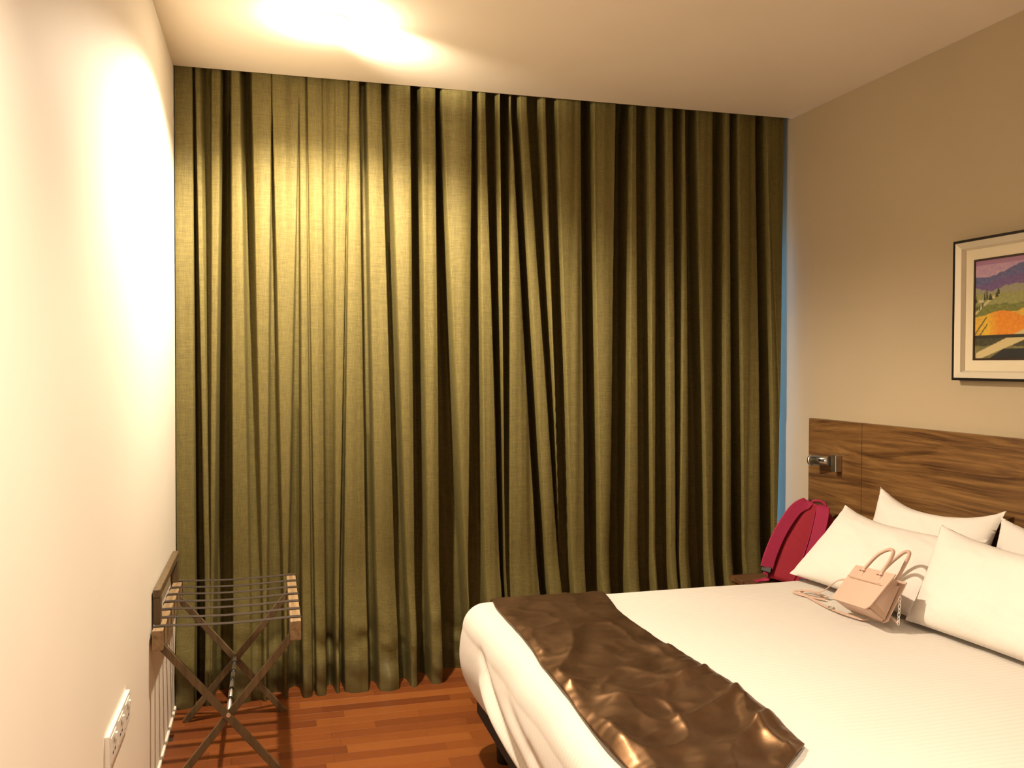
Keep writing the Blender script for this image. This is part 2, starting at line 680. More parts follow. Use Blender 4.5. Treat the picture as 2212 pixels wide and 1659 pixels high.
def nz3(x, y_, z):
    return noise.noise(Vector((x, y_, z)))


def make_curtain(i0, i1, xl, xr, label, yoff):
    t = thing('curtain', label, 'curtain', (0, 0, 0), 'floor length curtains')
    n = int((xr(1.3) - xl(1.3)) / 0.0026)
    zs = zrows()
    hemz = 0.135
    grid = []
    for z in zs:
        a, b = xl(z), xr(z)
        xs = np.linspace(a, b, n)
        d, ed = fold_profile(xs, z, i0, i1)
        if i0 > 0:      # the overlapped edge lies behind the other curtain
            d = np.maximum(d, 0.155 * sstep(eL(z) + 0.004, eL(z) - 0.010, xs))
        low = float(sstep(0.55, 0.0, np.array([z]))[0])
        top = float(sstep(2.45, 2.7, np.array([z]))[0])
        yv = FRONT_Y + yoff + d * (1 + 0.35 * low) * (1 - 0.25 * top)
        # cloth breaks on the floor: the folds belly forward and buckle
        yv = yv - 0.085 * low * (1 - np.clip(d / 0.06, 0, 1)) - 0.02 * float(sstep(2.6, 0.8, np.array([z]))[0])
        row = []
        ph = nz3(0.0, 3.1, z * 0.7) * 0.0015
        for x, yy in zip(xs, yv):
            xx = x
            zz = z
            s = nz3(x * 9.0, 0.7, z * 0.7) * 0.010 + nz3(x * 24, 6.2, z * 0.9) * 0.0055 + nz3(x * 48, 4.2, z * 0.8) * 0.0022
            if z < 0.42:
                q = sstep(0.42, 0.12, z)
                n1 = nz3(x * 8, 9.3, z * 7)
                n2 = nz3(x * 17 + z * 10, 2.3, z * 13)
                s += q * (0.021 * n1 + 0.009 * n2)
                # a horizontal buckle above the hem
                bk = exp(-((z - 0.21 - 0.07 * nz3(x * 5, 1.1, 0)) / 0.035) ** 2)
                s += q * 0.013 * bk * max(0, nz3(x * 7, 5.5, 0) + .45)
                zz = z + q * 0.02 * nz3(x * 8, 7.7, z * 4) * min(1, z / 0.08)
            row.append((xx, min(yy + s + ph, WY - 0.06), max(zz, 0.001) if z > 0 else -0.003))
        grid.append(row)

    def part(name, rows, m, off=0.0):
        me = bpy.data.meshes.new(name)
        vs = [(p[0], p[1] - off, p[2]) for rw in rows for p in rw]
        nr = len(rows)
        idx = np.arange(nr * n).reshape(nr, n)
        q = np.stack([idx[:-1, :-1], idx[1:, :-1], idx[1:, 1:], idx[:-1, 1:]], -1).reshape(-1, 4)
        me.from_pydata(vs, [], q.tolist())
        me.update()
        me.polygons.foreach_set('use_smooth', [True] * len(me.polygons))
        me.materials.append(m)
        return link(bpy.data.objects.new(name, me), t)
    ih = next(i for i, z in enumerate(zs) if z < hemz)
    part('drape', grid[:ih + 1], M_CURT)
    part('hem', grid[ih:], M_HEM)
    return t


def edge_x(i, side):
    f = FOLDS[i]
    a, b = (f[0], f[2]) if side == 0 else (f[1], f[3])
    xa, xb = px_to_x(a, PXT, FRONT_Y), px_to_x(b, PXB, FRONT_Y)
    return lambda z: xa + (xb - xa) * min(max((ZT - z) / (ZT - ZB), -.25), 1.35)


NSPL = 16
eL = edge_x(NSPL - 1, 1)
make_curtain(0, NSPL, lambda z: RX0 + 0.004, lambda z: eL(z) + 0.001,
             'olive green linen curtain by the left wall, brightly lit from above', 0.0)
XE0, XE1 = px_to_x(1684, PXT, FRONT_Y + .05), px_to_x(1673, PXB, FRONT_Y + .03)
make_curtain(NSPL - 1, len(FOLDS), lambda z: eL(z) - 0.075, lambda z: XE0 + (XE1 - XE0) * min(max((ZT - z) / (ZT - ZB), 0), 1.2),
             'olive green linen curtain behind the bed, its folds in deep shadow', 0.020)

# ------------------------------------------------------------------ bed
BZ = 0.540
FX, FARY, NEARY, HEADX = 0.745, 3.055, 1.28, 2.44
RAD = 0.085


def cloth_pt(a, b, lift=0.0, hang_in=0.055):
    """point of a cloth lying on the bed: a,b flat coordinates (m); past the edges it rolls over and hangs"""
    ox = max(0.0, FX - a)
    if b > FARY:
        oy, sy = b - FARY, 1
    elif b < NEARY:
        oy, sy = NEARY - b, -1
    else:
        oy, sy = 0.0, 1
    cx, cy = max(a, FX), min(max(b, NEARY), FARY)
    o = math.hypot(ox, oy)
    r = RAD + lift
    if o < 1e-9:
        z = BZ + lift
        z += 0.004 * nz3(a * 3.1, b * 3.3, 0.2) + 0.0022 * nz3(a * 2.0, b * 11, 3.0)
        return Vector((cx, cy, z)), Vector((0, 0, 1))
    dx, dy = -ox / o, sy * oy / o
    arc = RAD * pi / 2
    if o < arc:
        th = o / RAD
        out, drop = r * sin(th), RAD - r * cos(th) + lift - lift
        z = BZ - RAD + r * cos(th)
        nn = Vector((dx * sin(th), dy * sin(th), cos(th)))
    else:
        h = o - arc
        tq = min(h / 0.26, 1.0)
        out = r + 0.020 * sin(pi * tq) - hang_in * tq * tq
        z = BZ - RAD - h
        nn = Vector((dx, dy, 0.05)).normalized()
    k = min(1, o / arc)
    z += (1 - k) * (0.004 * nz3(cx * 3.1, cy * 3.3, 0.2) + 0.0022 * nz3(cx * 2.0, cy * 11, 3.0))
    return Vector((cx + dx * out, cy + dy * out, z)), nn


bed = thing('bed', 'low double bed on a black base with short feet, under white bedding', 'bed', (1.55, 2.15, 0))
box('base', 0.715, 2.44, 1.20, 3.085, 0.135, 0.30, M_BASE, bed, 0.012, 2)
box('mattress', 0.735, 2.44, 1.21, 3.075, 0.301, 0.515, M_WHITE, bed, 0.03, 3)
for lx in (0.80, 1.6, 2.34):
    for ly in (1.35, 2.52, 2.98):
        cyl('foot', (lx, ly, 0.0), (lx, ly, 0.136), 0.034, M_BLACKP, bed, 16, 0.04)
adopt(bed)

# duvet
na, nb = 190, 240
HANG = 0.385
A = np.concatenate([np.linspace(FX - HANG, FX, 80, endpoint=False), np.linspace(FX, HEADX, na - 80)])
B = np.concatenate([np.linspace(NEARY - .30, NEARY, 30, endpoint=False), np.linspace(NEARY, FARY, nb - 80), np.linspace(FARY + .005, FARY + .30, 50)])
CREASE = [  # creases on the foot end: (y, z) - (y, z), amplitude, width
    ((2.80, .45), (2.55, .37), -.014, .018),
    ((2.72, .41), (2.10, .27), -.020, .022),
    ((2.74, .37), (2.20, .24), .016, .020),
    ((2.45, .43), (2.15, .37), -.010, .022),
    ((2.20, .38), (1.60, .27), -.018, .026),
    ((2.12, .33), (1.70, .25), .012, .02),
]
verts, uvs = [], []
for a in A:
    for b in B:
        p, nn = cloth_pt(a, b)
        if a < FX:
            s = 0.0
            k = min(1.0, (FX - a) / 0.10)
            for (y0, z0), (y1, z1), amp, wd in CREASE:
                dy_, dz_ = y1 - y0, z1 - z0
                L2 = dy_ * dy_ + dz_ * dz_
                tt = ((p.y - y0) * dy_ + (p.z - z0) * dz_) / L2
                tc_ = min(max(tt, 0), 1)
                dist = math.hypot(p.y - y0 - dy_ * tc_, p.z - z0 - dz_ * tc_)
                s += amp * exp(-(dist / wd) ** 2) * (0.35 + 0.65 * sin(pi * min(max(tt, 0.02), 0.98)))
            s += 0.008 * nz3(p.y * 4.5, p.z * 7, 1.0)
            p = p + nn * s * k
        if p.x < FX or p.y > FARY:
            p.z = max(p.z, 0.235 + 0.008 * nz3(p.x * 6, p.y * 6, 0))
        verts.append(p)
        uvs.append((a, b))
NB = len(B)
faces = [(i * NB + j, i * NB + j + 1, (i + 1) * NB + j + 1, (i + 1) * NB + j) for i in range(len(A) - 1) for j in range(NB - 1)]
duvet = mesh_obj('duvet', verts, faces, M_SHEET, None, True)
uvl = duvet.data.uv_layers.new(name='cloth')
li = np.zeros(len(duvet.data.loops), dtype=np.int32)
duvet.data.loops.foreach_get('vertex_index', li)
uvl.data.foreach_set('uv', np.array(uvs, dtype=np.float32)[li].ravel())
tag(duvet, 'white striped duvet spread over the bed, folded down over the foot end', 'duvet')

# runner across the foot of the bed
verts = []
NA_, NB_ = 90, 260
bsv = np.linspace(0, 1, NB_)
for s in bsv:
    for k in range(NA_):
        u = k / (NA_ - 1)
        b_end = 1.71 - 0.9 * (1 - u) * 0.42
        b = b_end + (FARY + 0.26 - b_end) * s
        al = 0.755 - 0.035 * sstep(2.9, 1.75, b) + 0.020 * sstep(2.9, 3.2, b) + 0.006 * nz3(0, b * 4, 1)
        ar = 1.165 - 0.020 * sstep(2.2, 1.7, b) + 0.016 * sin((b - 1.7) * 5.0) + 0.006 * nz3(4, b * 6, 1) + 0.02 * sstep(2.8, 3.1, b)
        a = al + (ar - al) * u
        p, nn = cloth_pt(a, b, 0.007)
        e = min(1, min(u, 1 - u) / 0.05, s / 0.02)
        near = float(sstep(3.0, 1.7, b))
        ed = 1 - min(1, min(u, 1 - u) / 0.14)
        al_, ac_ = a * .5 + b * .86, a * .86 - b * .5        # folds run obliquely towards the pillows
        h = (0.004 + 0.017 * near) * nz3(al_ * 2.2, ac_ * 6.5, 0.3)
        h += (0.003 + 0.012 * near) * nz3(al_ * 5 + ac_, ac_ * 13, 2.3)
        h += 0.0040 * ed * nz3(a * 7, b * 46, 5.3) + 0.0016 * nz3(a * 26, b * 34, 7.1)
        rg = 1 - abs(nz3(al_ * 2.6, ac_ * 5.0 + 0.4 * sin(al_ * 4), 8.1)) * 2.6
        h += (0.004 + 0.017 * near) * max(0, rg) ** 2
        rg = 1 - abs(nz3(a * 6 + b * 2, b * 9 - a * 2, 12.1)) * 2.6
        h += 0.004 * max(0, rg) ** 2
        rg = 1 - abs(nz3(a * 5.5 + b * 2.0, b * 4.6 - a * 5.0, 3.7)) * 2.3
        h += 0.012 * near * max(0, rg) ** 2
        p = p + nn * (max(h, -0.003) * (0.25 + 0.75 * e) if b < FARY + .05 else 0.002)
        verts.append(p)
faces = [(i * NA_ + j, i * NA_ + j + 1, (i + 1) * NA_ + j + 1, (i + 1) * NA_ + j) for i in range(NB_ - 1) for j in range(NA_ - 1)]
runner = mesh_obj('bed_runner', verts, faces, M_RUN, None, True)
sm = runner.modifiers.new('thick', 'SOLIDIFY')
sm.thickness = 0.003
sm.offset = 1.0
tag(runner, 'dark brown satin runner laid across the foot of the white bed', 'bed runner')


# pillows
def pillow(label, BL, BR, TL, thick, seed, sag=0.05, pinch=0.10, clampz=None):
    BL, BR, TL = Vector(BL), Vector(BR), Vector(TL)
    C = (BR + TL) / 2
    U, V = (BR - BL) / 2, (TL - BL) / 2
    N = V.cross(U).normalized()
    if N.x > 0:
        N = -N
    n = 56
    verts = []
    for side in (1, -1):
        for i in range(n + 1):
            for j in range(n + 1):
                u, v = -1 + 2 * i / n, -1 + 2 * j / n
                uu = u * (1 - pinch * (1 - v * v) ** 1.0 * abs(u) ** 3 * 0.8)
                vv = v * (1 - pinch * (1 - u * u) ** 1.0 * abs(v) ** 3 * (1.5 if v > 0 else 0.5))
                t = max(0.0, (1 - abs(u) ** 2.6) * (1 - abs(v) ** 2.6)) ** 0.55
                h = thick * t * (1.0 if side == 1 else 0.7)
                w_ = t * (0.012 * nz3(u * 2.2 + seed, v * 2.4, seed) + 0.006 * nz3(u * 5 + v * 4, v * 5 - seed, seed))
                e = max(0, abs(u) - .62) * max(0, abs(v) - .4)
                w_ += 0.05 * e * nz3(u * 9, v * 9, seed + 3)
                p = C + U * uu + V * vv + N * (side * (h + w_) * 0.5)
                p.z -= sag * (1 - u * u) * max(0, v) ** 2 * 0.5
                if clampz is not None:
                    p.z = max(p.z, clampz)
                verts.append(p)
    q = (n + 1) * (n + 1)
    faces = []
    for i in range(n):
        for j in range(n):
            a, b, c, d = i * (n + 1) + j, (i + 1) * (n + 1) + j, (i + 1) * (n + 1) + j + 1, i * (n + 1) + j + 1
            faces.append((a, b, c, d))
            faces.append((q + d, q + c, q + b, q + a))
    bm = bmesh.new()
    bv = [bm.verts.new(v) for v in verts]
    for f in faces:
        bm.faces.new([bv[k] for k in f])
    bmesh.ops.remove_doubles(bm, verts=bm.verts, dist=0.0006)
    o = bm_obj('pillow', bm, M_PILLOW, None, True)
    return tag(o, label, 'pillow', 'white pillows on the bed')


CZP = BZ + 0.004
pillow('white pillow propped against the headboard, behind the pillow with the handbag', (2.26, 3.04, .60), (2.28, 2.42, .60), (2.405, 3.085, .895), 0.11, 1.3, 0.10, 0.10, CZP)
pillow('white pillow standing against the headboard at the right edge of the photo', (2.27, 2.44, .56), (2.27, 1.76, .56), (2.405, 2.465, .875), 0.11, 4.7, 0.05, 0.08, CZP)
pillow('white pillow behind the blush handbag, beside the magenta backpack', (1.990, 3.09, .565), (2.045, 2.40, .555), (2.250, 3.10, .825), 0.13, 7.1, 0.06, 0.09, CZP)
pillow('large white pillow in front at the right edge, right of the handbag', (2.015, 2.455, .555), (2.055, 1.72, .555), (2.210, 2.525, .850), 0.13, 9.9, 0.05, 0.07, CZP)

# ------------------------------------------------------------------ headboard, reading lamp, picture
hb = thing('headboard', 'wide walnut headboard panel fixed to the tan wall behind the bed', 'headboard', (RX1, 2.2, 0))
HX0, HX1 = RX1 - 0.028, RX1 - 0.001
box('panel', HX0, HX1, 3.2695, 3.655, 0.02, 1.143, M_HEAD, hb, 0.0012)
box('panel', HX0, HX1, 1.10, 3.2665, 0.02, 1.143, M_HEAD, hb, 0.0012)
box('panel', HX0, HX1, 0.70, 1.097, 0.02, 1.143, M_HEAD, hb, 0.0012)
box('backing', HX1 - .012, HX1, 0.72, 3.64, 0.04, 1.135, M_BASE, hb)
adopt(hb)

rl = thing('reading_lamp', 'small nickel reading lamp mounted on the walnut headboard', 'lamp', (HX0, 3.42, 0.95))
box('mount', HX0 - 0.034, HX0, 3.400, 3.436, 0.918, 0.992, M_STEEL, rl, 0.002)
box('fork', HX0 - 0.030, HX0 - 0.008, 3.434, 3.452, 0.940, 0.975, M_BLACKP, rl, 0.001)
bm = bmesh.new()
head = cyl('head', (HX0 - 0.030, 3.446, 0.963), (HX0 - 0.052, 3.545, 0.957), 0.0225, M_STEEL, rl, 28)
cyl('rim', (HX0 - 0.052, 3.545, 0.957), (HX0 - 0.0545, 3.556, 0.9565), 0.0245, M_CHROME, rl, 28)
cyl('glass', (HX0 - 0.0540, 3.5535, 0.9565), (HX0 - 0.0550, 3.5575, 0.9563), 0.018, M_WHITE, rl, 24)
tube('switch_slot', [(HX0 - 0.0545, 3.452, 0.965), (HX0 - 0.0590, 3.478, 0.9645), (HX0 - 0.0600, 3.486, 0.9643)], 0.0055, M_BLACKP, rl, 8)
cyl('pivot', (HX0 - 0.052, 3.44, 0.964), (HX0 - 0.0575, 3.470, 0.9628), 0.0035, M_CHROME, rl, 10)
adopt(rl)

# framed landscape
PY1, PY0, PZ0, PZ1 = 2.745, 1.905, 1.337, 1.848     # left (far) edge, right edge, bottom, top
pic = thing('framed_picture', 'framed hill landscape painting in black and cream frame above the bed', 'picture', (RX1, 2.3, 1.6))
PX = RX1


def frame_ring(name, segs, m, parent):
    """sections: list of (inset, x) pairs swept round the rectangle"""
    bm = bmesh.new()
    loops = []
    for ins, x in segs:
        loops.append([bm.verts.new((x, yy, zz)) for yy, zz in ((PY1 - ins, PZ0 + ins), (PY0 + ins, PZ0 + ins), (PY0 + ins, PZ1 - ins), (PY1 - ins, PZ1 - ins))])
    for a, b in zip(loops, loops[1:]):
        for k in range(4):
            bm.faces.new((a[k], a[(k + 1) % 4], b[(k + 1) % 4], b[k]))
    return bm_obj(name, bm, m, parent)


M_FBLK = mat('black_frame_lacquer', (0.012, 0.010, 0.008), 0.35)
M_LINER = mat('champagne_liner', (0.62, 0.55, 0.42), 0.4, 0.1)
M_MAT = mat('cream_mat_board', (0.66, 0.58, 0.42), 0.8)
M_FILL = mat('dark_brown_fillet', (0.035, 0.016, 0.008), 0.4)
frame_ring('frame', [(0, PX - .001), (0, PX - .036), (.009, PX - .038), (.010, PX - .034)], M_FBLK, pic)
frame_ring('liner', [(.009, PX - .0355), (.030, PX - .026), (.036, PX - .012), (.036, PX - .006)], M_LINER, pic)
frame_ring('mat_board', [(.034, PX - .009), (.076, PX - .009), (.076, PX - .006)], M_MAT, pic)
frame_ring('fillet', [(.074, PX - .0085), (.074, PX - .0110), (.081, PX - .0110), (.081, PX - .006)], M_FILL, pic)
# painted hills: flat print as a coloured grid
m = mat('painted_canvas', (1, 1, 1), 0.6)
t_ = NT(m)
at = t_.n('ShaderNodeVertexColor', layer_name='paint')
t_.l(at.outputs[0], t_.b.inputs['Base Color'])
GY, GZ = 260, 150
py_a, py_b, pz_a, pz_b = PY1 - .080, PY0 + .080, PZ1 - .080, PZ0 + .080
verts = [(PX - .0080, py_a + (py_b - py_a) * i / GY, pz_a + (pz_b - pz_a) * j / GZ) for i in range(GY + 1) for j in range(GZ + 1)]
faces = [(i * (GZ + 1) + j, i * (GZ + 1) + j + 1, (i + 1) * (GZ + 1) + j + 1, (i + 1) * (GZ + 1) + j) for i in range(GY) for j in range(GZ)]
canvas = mesh_obj('canvas', verts, faces, m, pic)


def lin(c):
    return tuple((x / 255) ** 2.2 for x in c)


ASP = abs(py_b - py_a) / abs(pz_b - pz_a)


def hill_color(i, j):
    u, v = i / GY * ASP, j / GZ       # u in heights
    wob = 0.012 * nz3(u * 14, v * 14, 0) + 0.02 * nz3(u * 4, v * 5, 2)
    n_ = nz3(u * 30, v * 34, 4.0)
    vv = v + wob
    mtn = 0.16 - 0.10 * u + 0.035 * sin(u * 7.0)
    mtn2 = 0.235 - 0.05 * u + 0.03 * sin(u * 5.0 + 2)
    if vv < mtn:
        c = (186 + 20 * n_, 150 + 18 * n_, 176)
        if v < .05:
            c = (165, 120, 150)
    elif vv < mtn2:
        c = (96 + 20 * n_, 96 + 15 * n_, 138)
    elif vv < 0.285 + 0.02 * sin(u * 9):
        c = (112 + 24 * n_, 88 + 10 * n_, 134)
    elif vv < 0.345:
        c = (150, 145 + 20 * n_, 120)
    elif vv < 0.46:
        c = (150 + 22 * n_, 148 + 20 * n_, 88)
    elif vv < 0.575 - 0.10 * u:
        c = (118 + 24 * n_, 122 + 24 * n_, 58)
    elif vv < 0.775:
        c = (226 + 20 * n_, 178 + 24 * n_, 62)
    elif vv < 0.87:
        c = (70 + 24 * n_, 66 + 20 * n_, 40)
    elif vv < 1.02:
        c = (120 + 26 * n_, 112 + 24 * n_, 66)
    else:
        c = (110, 90, 56)
    # light track winding up to the house
    tr = 0.545 - 0.32 * u - 0.09 * sin(u * 5.0)
    if abs(v - tr) < 0.014 and u < 0.30:
        c = (206, 192, 142)
    # orange dome of the field
    dome = 0.525 + 0.9 * (u - 0.34) ** 2
    if v > dome and v < 0.765 and u > 0.13 - (v - .55) * .15:
        k_ = min(1, max(0, (u - .15) / .16))
        c = (232 + 10 * n_, 186 - 44 * k_ + 20 * n_, 56 - 24 * k_)
    # dark hedge rows in the corner
    for q in (0.0, 0.075):
        if abs((v - 0.755) + (u - q) * 1.15) < 0.011 and u < 0.17 and 0.575 < v < 0.77:
            c = (84, 84, 40)
    # cream road and dark slope at the bottom
    rd = 1.0 - 0.33 * (u - 0.02)
    if rd - 0.055 - u * 0.05 < v < rd + 0.02 and u > 0.02:
        c = (214, 194, 140)
    if v > 1.03 - 0.55 * (u - 0.14) and u > 0.16 and v > .90:
        c = (34, 34, 30)
    if 0.765 < v < 0.80:
        c = (46, 42, 26)
    # cypresses and a small house
    for (cx, cy_, hh, ww) in ((.015, .42, .06, .010), (.125, .40, .085, .011), (.155, .39, .10, .012), (.20, .40, .05, .028), (.025, .50, .05, .009), (.055, .50, .065, .008), (.10, .47, .06, .009), (.30, .345, .05, .02), (.28, .37, .03, .02)):
        if abs(u - cx) < ww * (1 - max(0, (cy_ - v) / hh) * .7) and cy_ - hh < v < cy_ + .012:
            c = (58, 58, 34)
    if .045 < u < .105 and .405 < v < .432:
        c = (206, 194, 160)
    return (*lin([min(255, max(0, x * .9)) for x in c]), 1.0)


ca = canvas.data.color_attributes.new('paint', 'FLOAT_COLOR', 'POINT')
ca.data.foreach_set('color', [x for i in range(GY + 1) for j in range(GZ + 1) for x in hill_color(i, j)])
box('backing', PX - .006, PX - .0005, PY0 + .004, PY1 - .004, PZ0 + .004, PZ1 - .004, M_BASE, pic)
adopt(pic)

# ------------------------------------------------------------------ nightstand and backpack
NSZ = 0.435
ns = thing('nightstand', 'dark walnut nightstand between the bed and the curtain', 'nightstand', (2.24, 3.4, 0))
box('top', 2.02, 2.448, 3.19, 3.62, NSZ - 0.022, NSZ, M_DARKWOOD, ns, 0.002)
box('body', 2.035, 2.448, 3.20, 3.61, 0.0, NSZ - 0.023, M_DARKWOOD, ns, 0.002)
dr = box('drawer', 2.020, 2.0345, 3.21, 3.60, 0.21, NSZ - 0.032, M_DARKWOOD, ns, 0.0015)
dr2 = box('drawer', 2.020, 2.0345, 3.21, 3.60, 0.03, 0.205, M_DARKWOOD, ns, 0.0015)
for d_, zz in ((dr, .31), (dr2, .12)):
    cyl('knob', (2.002, 3.405, zz), (2.0205, 3.405, zz), 0.009, M_STEEL, d_, 14)
adopt(ns)

bp = thing('backpack', 'magenta canvas backpack leaning on the headboard beside the pillows', 'backpack', (2.24, 3.42, NSZ))
BPO = Vector((2.185, 3.375, NSZ + 0.004))
Zl = Vector((0.95, 0.30, 0)).normalized() * sin(R(25)) + Vector((0, 0, 1)) * cos(R(25))
Yl2 = Vector((0.75, 0.66, 0)).normalized()
Yl2 = (Yl2 - Zl * Yl2.dot(Zl)).normalized()
Xl = Yl2.cross(Zl).normalized()                      # pack's right as seen from the room


def bpw(x, y_, z):
    p = BPO + Xl * x + Yl2 * y_ + Zl * z
    return Vector((min(p.x, HX0 - 0.004), p.y, max(p.z, NSZ + 0.002)))


PH, PWD = 0.372, 0.275


def pack_half_width(z):
    k = min(max(z / PH, 0), 1)
    return PWD / 2 * (1 - 0.06 * (1 - k)) * (1 - max(0, (k - .45) / .55) ** 2.4) ** 0.5 if k < 1 else 0.0


def pack_surface(d0, d1, shrink=1.0, name='body', m=None, bulge=.02, zmin=0.0):
    nz_, nt = 26, 36
    verts, faces = [], []
    for i in range(nz_ + 1):
        k = i / nz_
        z = PH * (1 - (1 - k) ** 1.5) * 0.998
        z = zmin + (z * shrink)
        hwid = max(pack_half_width(min(z / (shrink if shrink < 1 else 1), PH)), 0.006) * shrink
        dep0 = d0 + bulge * 0
        taper = 1 - 0.35 * (z / PH)
        for j in range(nt):
            a = 2 * pi * j / nt
            ca_, sa = cos(a), sin(a)
            ex = abs(ca_) ** 0.55 * (1 if ca_ > 0 else -1)
            ey = abs(sa) ** 0.55 * (1 if sa > 0 else -1)
            yc, yr = (d0 + d1 * taper) / 2, (d1 * taper - d0) / 2
            edge = (1 - (1 - k) ** 8) if i < 4 else 1
            rnd_ = 0.90 + 0.10 * edge
            w_ = 0.004 * nz3(ex * 2, z * 9, ey * 2)
            verts.append(bpw(hwid * ex * rnd_, yc + yr * ey + w_, z))
    for i in range(nz_):
        for j in range(nt):
            j2 = (j + 1) % nt
            faces.append((i * nt + j, i * nt + j2, (i + 1) * nt + j2, (i + 1) * nt + j))
    faces.append(tuple(range(nt))[::-1])
    faces.append(tuple(nz_ * nt + j for j in range(nt)))
    return mesh_obj(name, verts, faces, m, bp, True)


body = pack_surface(-0.005, 0.135, 1.0, 'body', M_RED)


def strap_path(xt, xb, xm):
    pts = [(xt, .030, PH * 1.0 - .004), (xt, -.004, PH * .985), (xt + (xm - xt) * .55, -.018, PH * .86), (xm, -.022, PH * .55), (xb * 1.0, -.020, PH * .25), (xb, -.014, PH * .10)]
    return [bpw(*p) for p in smooth_path([Vector(p) for p in pts], 6)]


for k, (xt, xb, xm) in enumerate(((-.034, -.118, -.106), (.034, .050, .052))):
    P_ = strap_path(xt, xb, xm)
    sd = ribbon('shoulder_strap', P_, Xl + Yl2 * (0.35 if k == 0 else 0.1), [0.056 if i > 6 else 0.046 for i in range(len(P_))], 0.012, M_PINK2, bp)
    e = P_[-1]
    bk = box('buckle', -.022, .022, -.006, .006, -.012, .012, M_BLACKP, sd, 0.002)
    bk.data.transform(Matrix.Translation(e - Zl * 0.008) @ Matrix(((Xl.x, Yl2.x, Zl.x, 0), (Xl.y, Yl2.y, Zl.y, 0), (Xl.z, Yl2.z, Zl.z, 0), (0, 0, 0, 1))))
    q_ = [e - Zl * .012, e - Zl * .03 + Yl2 * .006, bpw(xb * 1.05, .004, .012)]
    ribbon('webbing', q_, Xl, 0.022, 0.003, M_PINK2, sd)
    # stitched piping along the strap edge
tube('back_seam', [bpw(.004 + .012 * sin(3 * s_), -.0085, PH * (0.03 + .93 * s_)) for s_ in np.linspace(0, 1, 14)], 0.0022, M_PINK2, bp, 6)
tube('haul_loop', [bpw(*p) for p in smooth_path([Vector((-.028, .03, PH - .004)), Vector((-.02, .02, PH + .014)), Vector((.01, .018, PH + .022)), Vector((.035, .02, PH + .012)), Vector((.042, .03, PH - .004))], 5)], 0.006, M_PINK2, bp, 8)
# loose webbing tail lying on the nightstand
tl = [(2.065, 3.47, NSZ + .004), (2.085, 3.475, NSZ + .005), (2.105, 3.47, NSZ + .008), (2.125, 3.46, NSZ + .014)]
ribbon('loose_strap', smooth_path(tl, 4), Vector((-.3, 1, 0.1)), 0.026, 0.003, M_PINK2, bp)
adopt(bp)

# ------------------------------------------------------------------ handbag
hbag = thing('handbag', 'small blush leather handbag with two rolled handles on the bed', 'handbag', (1.95, 2.6, BZ))
o_ = Vector((1.884, 2.523, .577))
yw_, ln_, rl_, W0, W1, HH, D0, D1 = 0.184, 0.631, 0.118, 0.227, 0.239, 0.147, 0.068, 0.035
Xb = Vector((-sin(yw_), -cos(yw_), 0))
Yb = Vector((cos(yw_), -sin(yw_), 0))
Y2b = Yb * cos(ln_) - Vector((0, 0, 1)) * sin(ln_)
Z2b = Vector((0, 0, 1)) * cos(ln_) + Yb * sin(ln_)
X3b = Xb * cos(rl_) + Z2b * sin(rl_)
Z3b = Z2b * cos(rl_) - Xb * sin(rl_)
MB = Matrix(((X3b.x, Y2b.x, Z3b.x, o_.x), (X3b.y, Y2b.y, Z3b.y, o_.y), (X3b.z, Y2b.z, Z3b.z, o_.z), (0, 0, 0, 1)))
# solid trapezoid body (open-topped shell with inner lining)
bm = bmesh.new()


def quad_ring(w_, d_, z, ins=0.0):
    return [bm.verts.new((sx * (w_ / 2 - ins), sy * (d_ / 2 - ins), z)) for sx, sy in ((-1, -1), (1, -1), (1, 1), (-1, 1))]


WB = 0.185            # body is narrower than the flared front and back panels
ra = quad_ring(WB + .03, D0, 0.0)
rb = quad_ring(WB, D1 + .012, HH * .62)
rc = quad_ring(WB - .01, D1 - .004, HH * .95)
rd = quad_ring(WB - .01, D1 - .004, HH * .93, .004)
re = quad_ring(WB - .01, D1 - .004, HH * .60, .006)
bm.faces.new(ra[::-1])
for p_, q_ in ((ra, rb), (rb, rc), (rc, rd), (rd, re)):
    for k in range(4):
        bm.faces.new((p_[k], p_[(k + 1) % 4], q_[(k + 1) % 4], q_[k]))
bm.faces.new(re)
ed_ = [e for e in bm.edges if (e.verts[0] in ra and e.verts[1] in ra) or (abs(e.verts[0].co.z - e.verts[1].co.z) > .05 and (e.verts[0] in ra or e.verts[1] in ra))]
bmesh.ops.bevel(bm, geom=ed_, offset=0.008, segments=3, profile=0.5, affect='EDGES')
bmesh.ops.transform(bm, matrix=MB, verts=bm.verts)
bb_ = bm_obj('body', bm, M_BAG, hbag)


